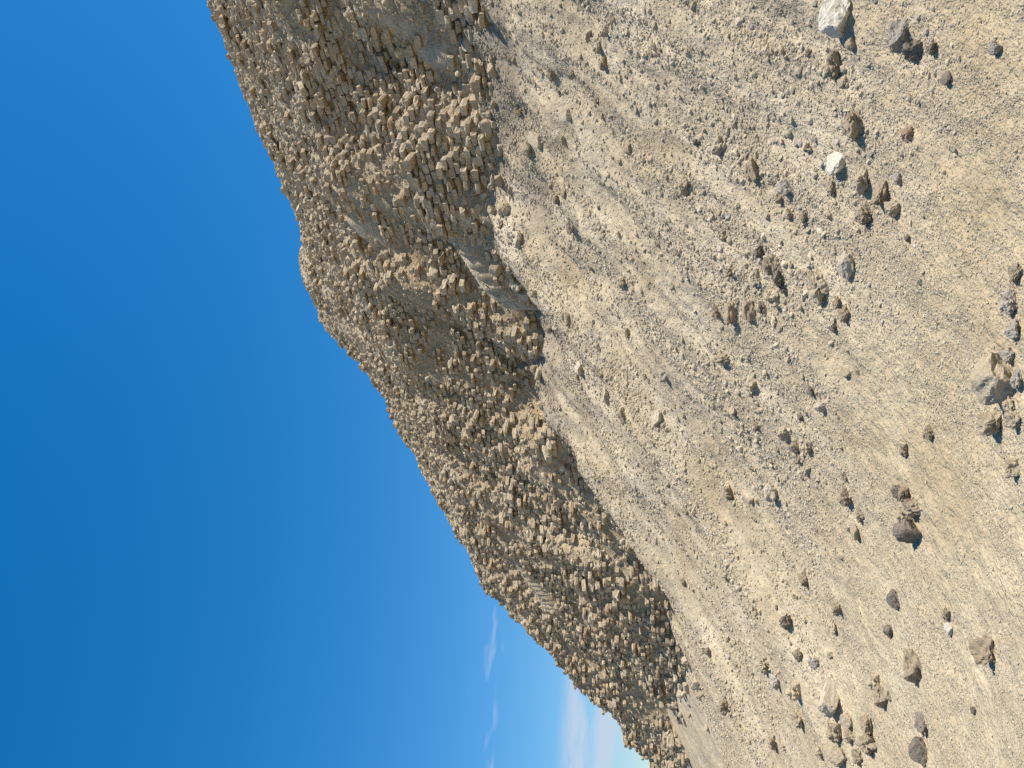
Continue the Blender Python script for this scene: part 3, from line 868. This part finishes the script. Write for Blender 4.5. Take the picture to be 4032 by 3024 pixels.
# ------------------------------------------------------------------ gravel: far too many to count, instanced
def gravel(name, P, size, tint, mat, parent=None, flatness=0.7, **props):
    n = len(P)
    me = bpy.data.meshes.new(name)
    me.vertices.add(n)
    me.vertices.foreach_set('co', np.ascontiguousarray(P, np.float32).ravel())
    sc3 = size[:, None] * rng.uniform(0.6, 1.35, (n, 3))
    sc3[:, 2] *= flatness
    for nm, dat, ty in (('size3', sc3, 'FLOAT_VECTOR'), ('rot3', np.stack([rng.normal(0, .4, n), rng.normal(0, .4, n), rng.uniform(0, 6.28, n)], -1), 'FLOAT_VECTOR')):
        a = me.attributes.new(nm, ty, 'POINT')
        a.data.foreach_set('vector', np.ascontiguousarray(dat, np.float32).ravel())
    a = me.attributes.new('tint', 'FLOAT_COLOR', 'POINT')
    c4 = np.ones((n, 4), np.float32); c4[:, :3] = tint
    a.data.foreach_set('color', c4.ravel())
    a = me.attributes.new('variant', 'INT', 'POINT')
    a.data.foreach_set('value', rng.integers(0, 5, n).astype(np.int32))
    o = link(name, me, parent, **props)
    ng = bpy.data.node_groups.new(name, 'GeometryNodeTree')
    ng.interface.new_socket('Geometry', in_out='INPUT', socket_type='NodeSocketGeometry')
    ng.interface.new_socket('Geometry', in_out='OUTPUT', socket_type='NodeSocketGeometry')
    N, Lk = ng.nodes, ng.links
    gi, go = N.new('NodeGroupInput'), N.new('NodeGroupOutput')
    join = N.new('GeometryNodeJoinGeometry')
    def named(nm, ty):
        x = N.new('GeometryNodeInputNamedAttribute'); x.data_type = ty
        x.inputs['Name'].default_value = nm
        return x.outputs['Attribute']
    for k in range(5):
        ic = N.new('GeometryNodeMeshIcoSphere'); ic.inputs['Radius'].default_value = 0.5; ic.inputs['Subdivisions'].default_value = 2
        nz = N.new('ShaderNodeTexNoise'); nz.noise_dimensions = '4D'
        nz.inputs['W'].default_value = k * 7.31; nz.inputs['Scale'].default_value = 2.3
        sb = N.new('ShaderNodeVectorMath'); sb.operation = 'SUBTRACT'; sb.inputs[1].default_value = (0.5, 0.5, 0.5)
        Lk.new(nz.outputs['Color'], sb.inputs[0])
        ml = N.new('ShaderNodeVectorMath'); ml.operation = 'SCALE'; ml.inputs['Scale'].default_value = 0.9
        Lk.new(sb.outputs[0], ml.inputs[0])
        sp = N.new('GeometryNodeSetPosition')
        Lk.new(ic.outputs['Mesh'], sp.inputs['Geometry']); Lk.new(ml.outputs[0], sp.inputs['Offset'])
        ss = N.new('GeometryNodeSetShadeSmooth'); ss.inputs['Shade Smooth'].default_value = False
        Lk.new(sp.outputs[0], ss.inputs[0])
        sm = N.new('GeometryNodeSetMaterial'); sm.inputs['Material'].default_value = mat
        Lk.new(ss.outputs[0], sm.inputs['Geometry'])
        eq = N.new('FunctionNodeCompare'); eq.data_type = 'INT'; eq.operation = 'EQUAL'
        Lk.new(named('variant', 'INT'), eq.inputs[2]); eq.inputs[3].default_value = k
        ip = N.new('GeometryNodeInstanceOnPoints')
        Lk.new(gi.outputs[0], ip.inputs['Points']); Lk.new(eq.outputs[0], ip.inputs['Selection'])
        Lk.new(sm.outputs[0], ip.inputs['Instance'])
        e2r = N.new('FunctionNodeEulerToRotation')
        Lk.new(named('rot3', 'FLOAT_VECTOR'), e2r.inputs[0])
        Lk.new(e2r.outputs[0], ip.inputs['Rotation'])
        Lk.new(named('size3', 'FLOAT_VECTOR'), ip.inputs['Scale'])
        Lk.new(ip.outputs[0], join.inputs[0])
    Lk.new(join.outputs[0], go.inputs[0])
    md = o.modifiers.new('stones', 'NODES')
    md.node_group = ng
    return o
M_GRAVEL = bpy.data.materials.new('gravel')
M_GRAVEL.use_nodes = True
_n, _l = M_GRAVEL.node_tree.nodes, M_GRAVEL.node_tree.links
_b = _n['Principled BSDF']; _b.inputs['Roughness'].default_value = 0.95; _b.inputs['Specular IOR Level'].default_value = 0.12
_a = _n.new('ShaderNodeAttribute'); _a.attribute_type = 'INSTANCER'; _a.attribute_name = 'tint'
_l.new(_a.outputs['Color'], _b.inputs['Base Color'])

def scatter(n, rmin, rmax, amax):
    a = np.radians(rng.uniform(-amax, amax, n))
    r_ = np.exp(rng.uniform(math.log(rmin), math.log(rmax), n))
    return r_ * np.sin(a), r_ * np.cos(a), r_
x, y, r_ = scatter(420000, 3.2, 24, 36)
s_, t_ = to_st(x, y)
z = scree_z(x, y)
qq = np.minimum(t_, TFOOT + SCORNER - s_) - toe(s_)
dens = 0.14 + 0.86 * sstep(-0.5, 1.0, 0.6 * fbm(s_ / 1.3, t_ / 1.9, 91, 3) + 0.9 * fbm(s_ / 0.20, t_ / 1.8, 95, 3))
dens *= 0.6 + 0.4 * sstep(-1.0, 1.5, qq)
dens *= 1 - 0.85 * np.clip(sand_lift(s_, t_) * 4, 0, 1)
ok = (face_z(x, y) < z + 0.25) & (rng.random(len(x)) < dens)
x, y, z, r_, s_, t_, qq = (v[ok] for v in (x, y, z, r_, s_, t_, qq))
size = np.minimum(0.0015 * r_ * (1 - rng.random(len(x))) ** (-0.22 - 0.16 * sstep(-0.5, 1.5, qq)), 0.02 + 0.045 * sstep(-0.5, 1.5, qq))
tint = SAND[None] * rng.uniform(0.78, 1.12, len(x))[:, None]
m = rng.random(len(x))
tint = np.where((m < 0.16)[:, None], np.array(COLS['brown']) * rng.uniform(0.8, 1.4, len(x))[:, None], tint)
tint = np.where((m > 0.985)[:, None], np.array(COLS['pale']), tint)
tint = np.where(((m > 0.16) & (m < 0.20))[:, None], np.array(COLS['grey']), tint)
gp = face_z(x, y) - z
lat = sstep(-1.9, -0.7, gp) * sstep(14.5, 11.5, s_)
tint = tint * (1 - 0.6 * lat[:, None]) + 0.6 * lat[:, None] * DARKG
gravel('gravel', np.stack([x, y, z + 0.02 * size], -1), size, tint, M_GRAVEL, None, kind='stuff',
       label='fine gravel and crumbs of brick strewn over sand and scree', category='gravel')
print('gravel', len(x))
x, y, r_ = scatter(90000, 10, 42, 34)
s_, t_ = to_st(x, y)
z, up_, fn_, sl_ = core(s_, t_)
ok = (z > scree_z(x, y, False)) & ((SCORNER - s_) > (t_ - TFOOT) - 3.0) & (rng.random(len(x)) < np.where(sl_ > 0.1, 0.12, 1.0))
x, y, z, r_ = (v[ok] for v in (x, y, z, r_))
size = np.minimum(0.0022 * r_ * (1 - rng.random(len(x))) ** -0.40, 0.16)
tint = (BRICK * 1.05)[None] * rng.uniform(0.78, 1.15, len(x))[:, None]
gravel('brick_rubble', np.stack([x, y, z + 0.1 * size], -1), size, tint, M_GRAVEL, pyr, kind='stuff')
print('rubble', len(x))
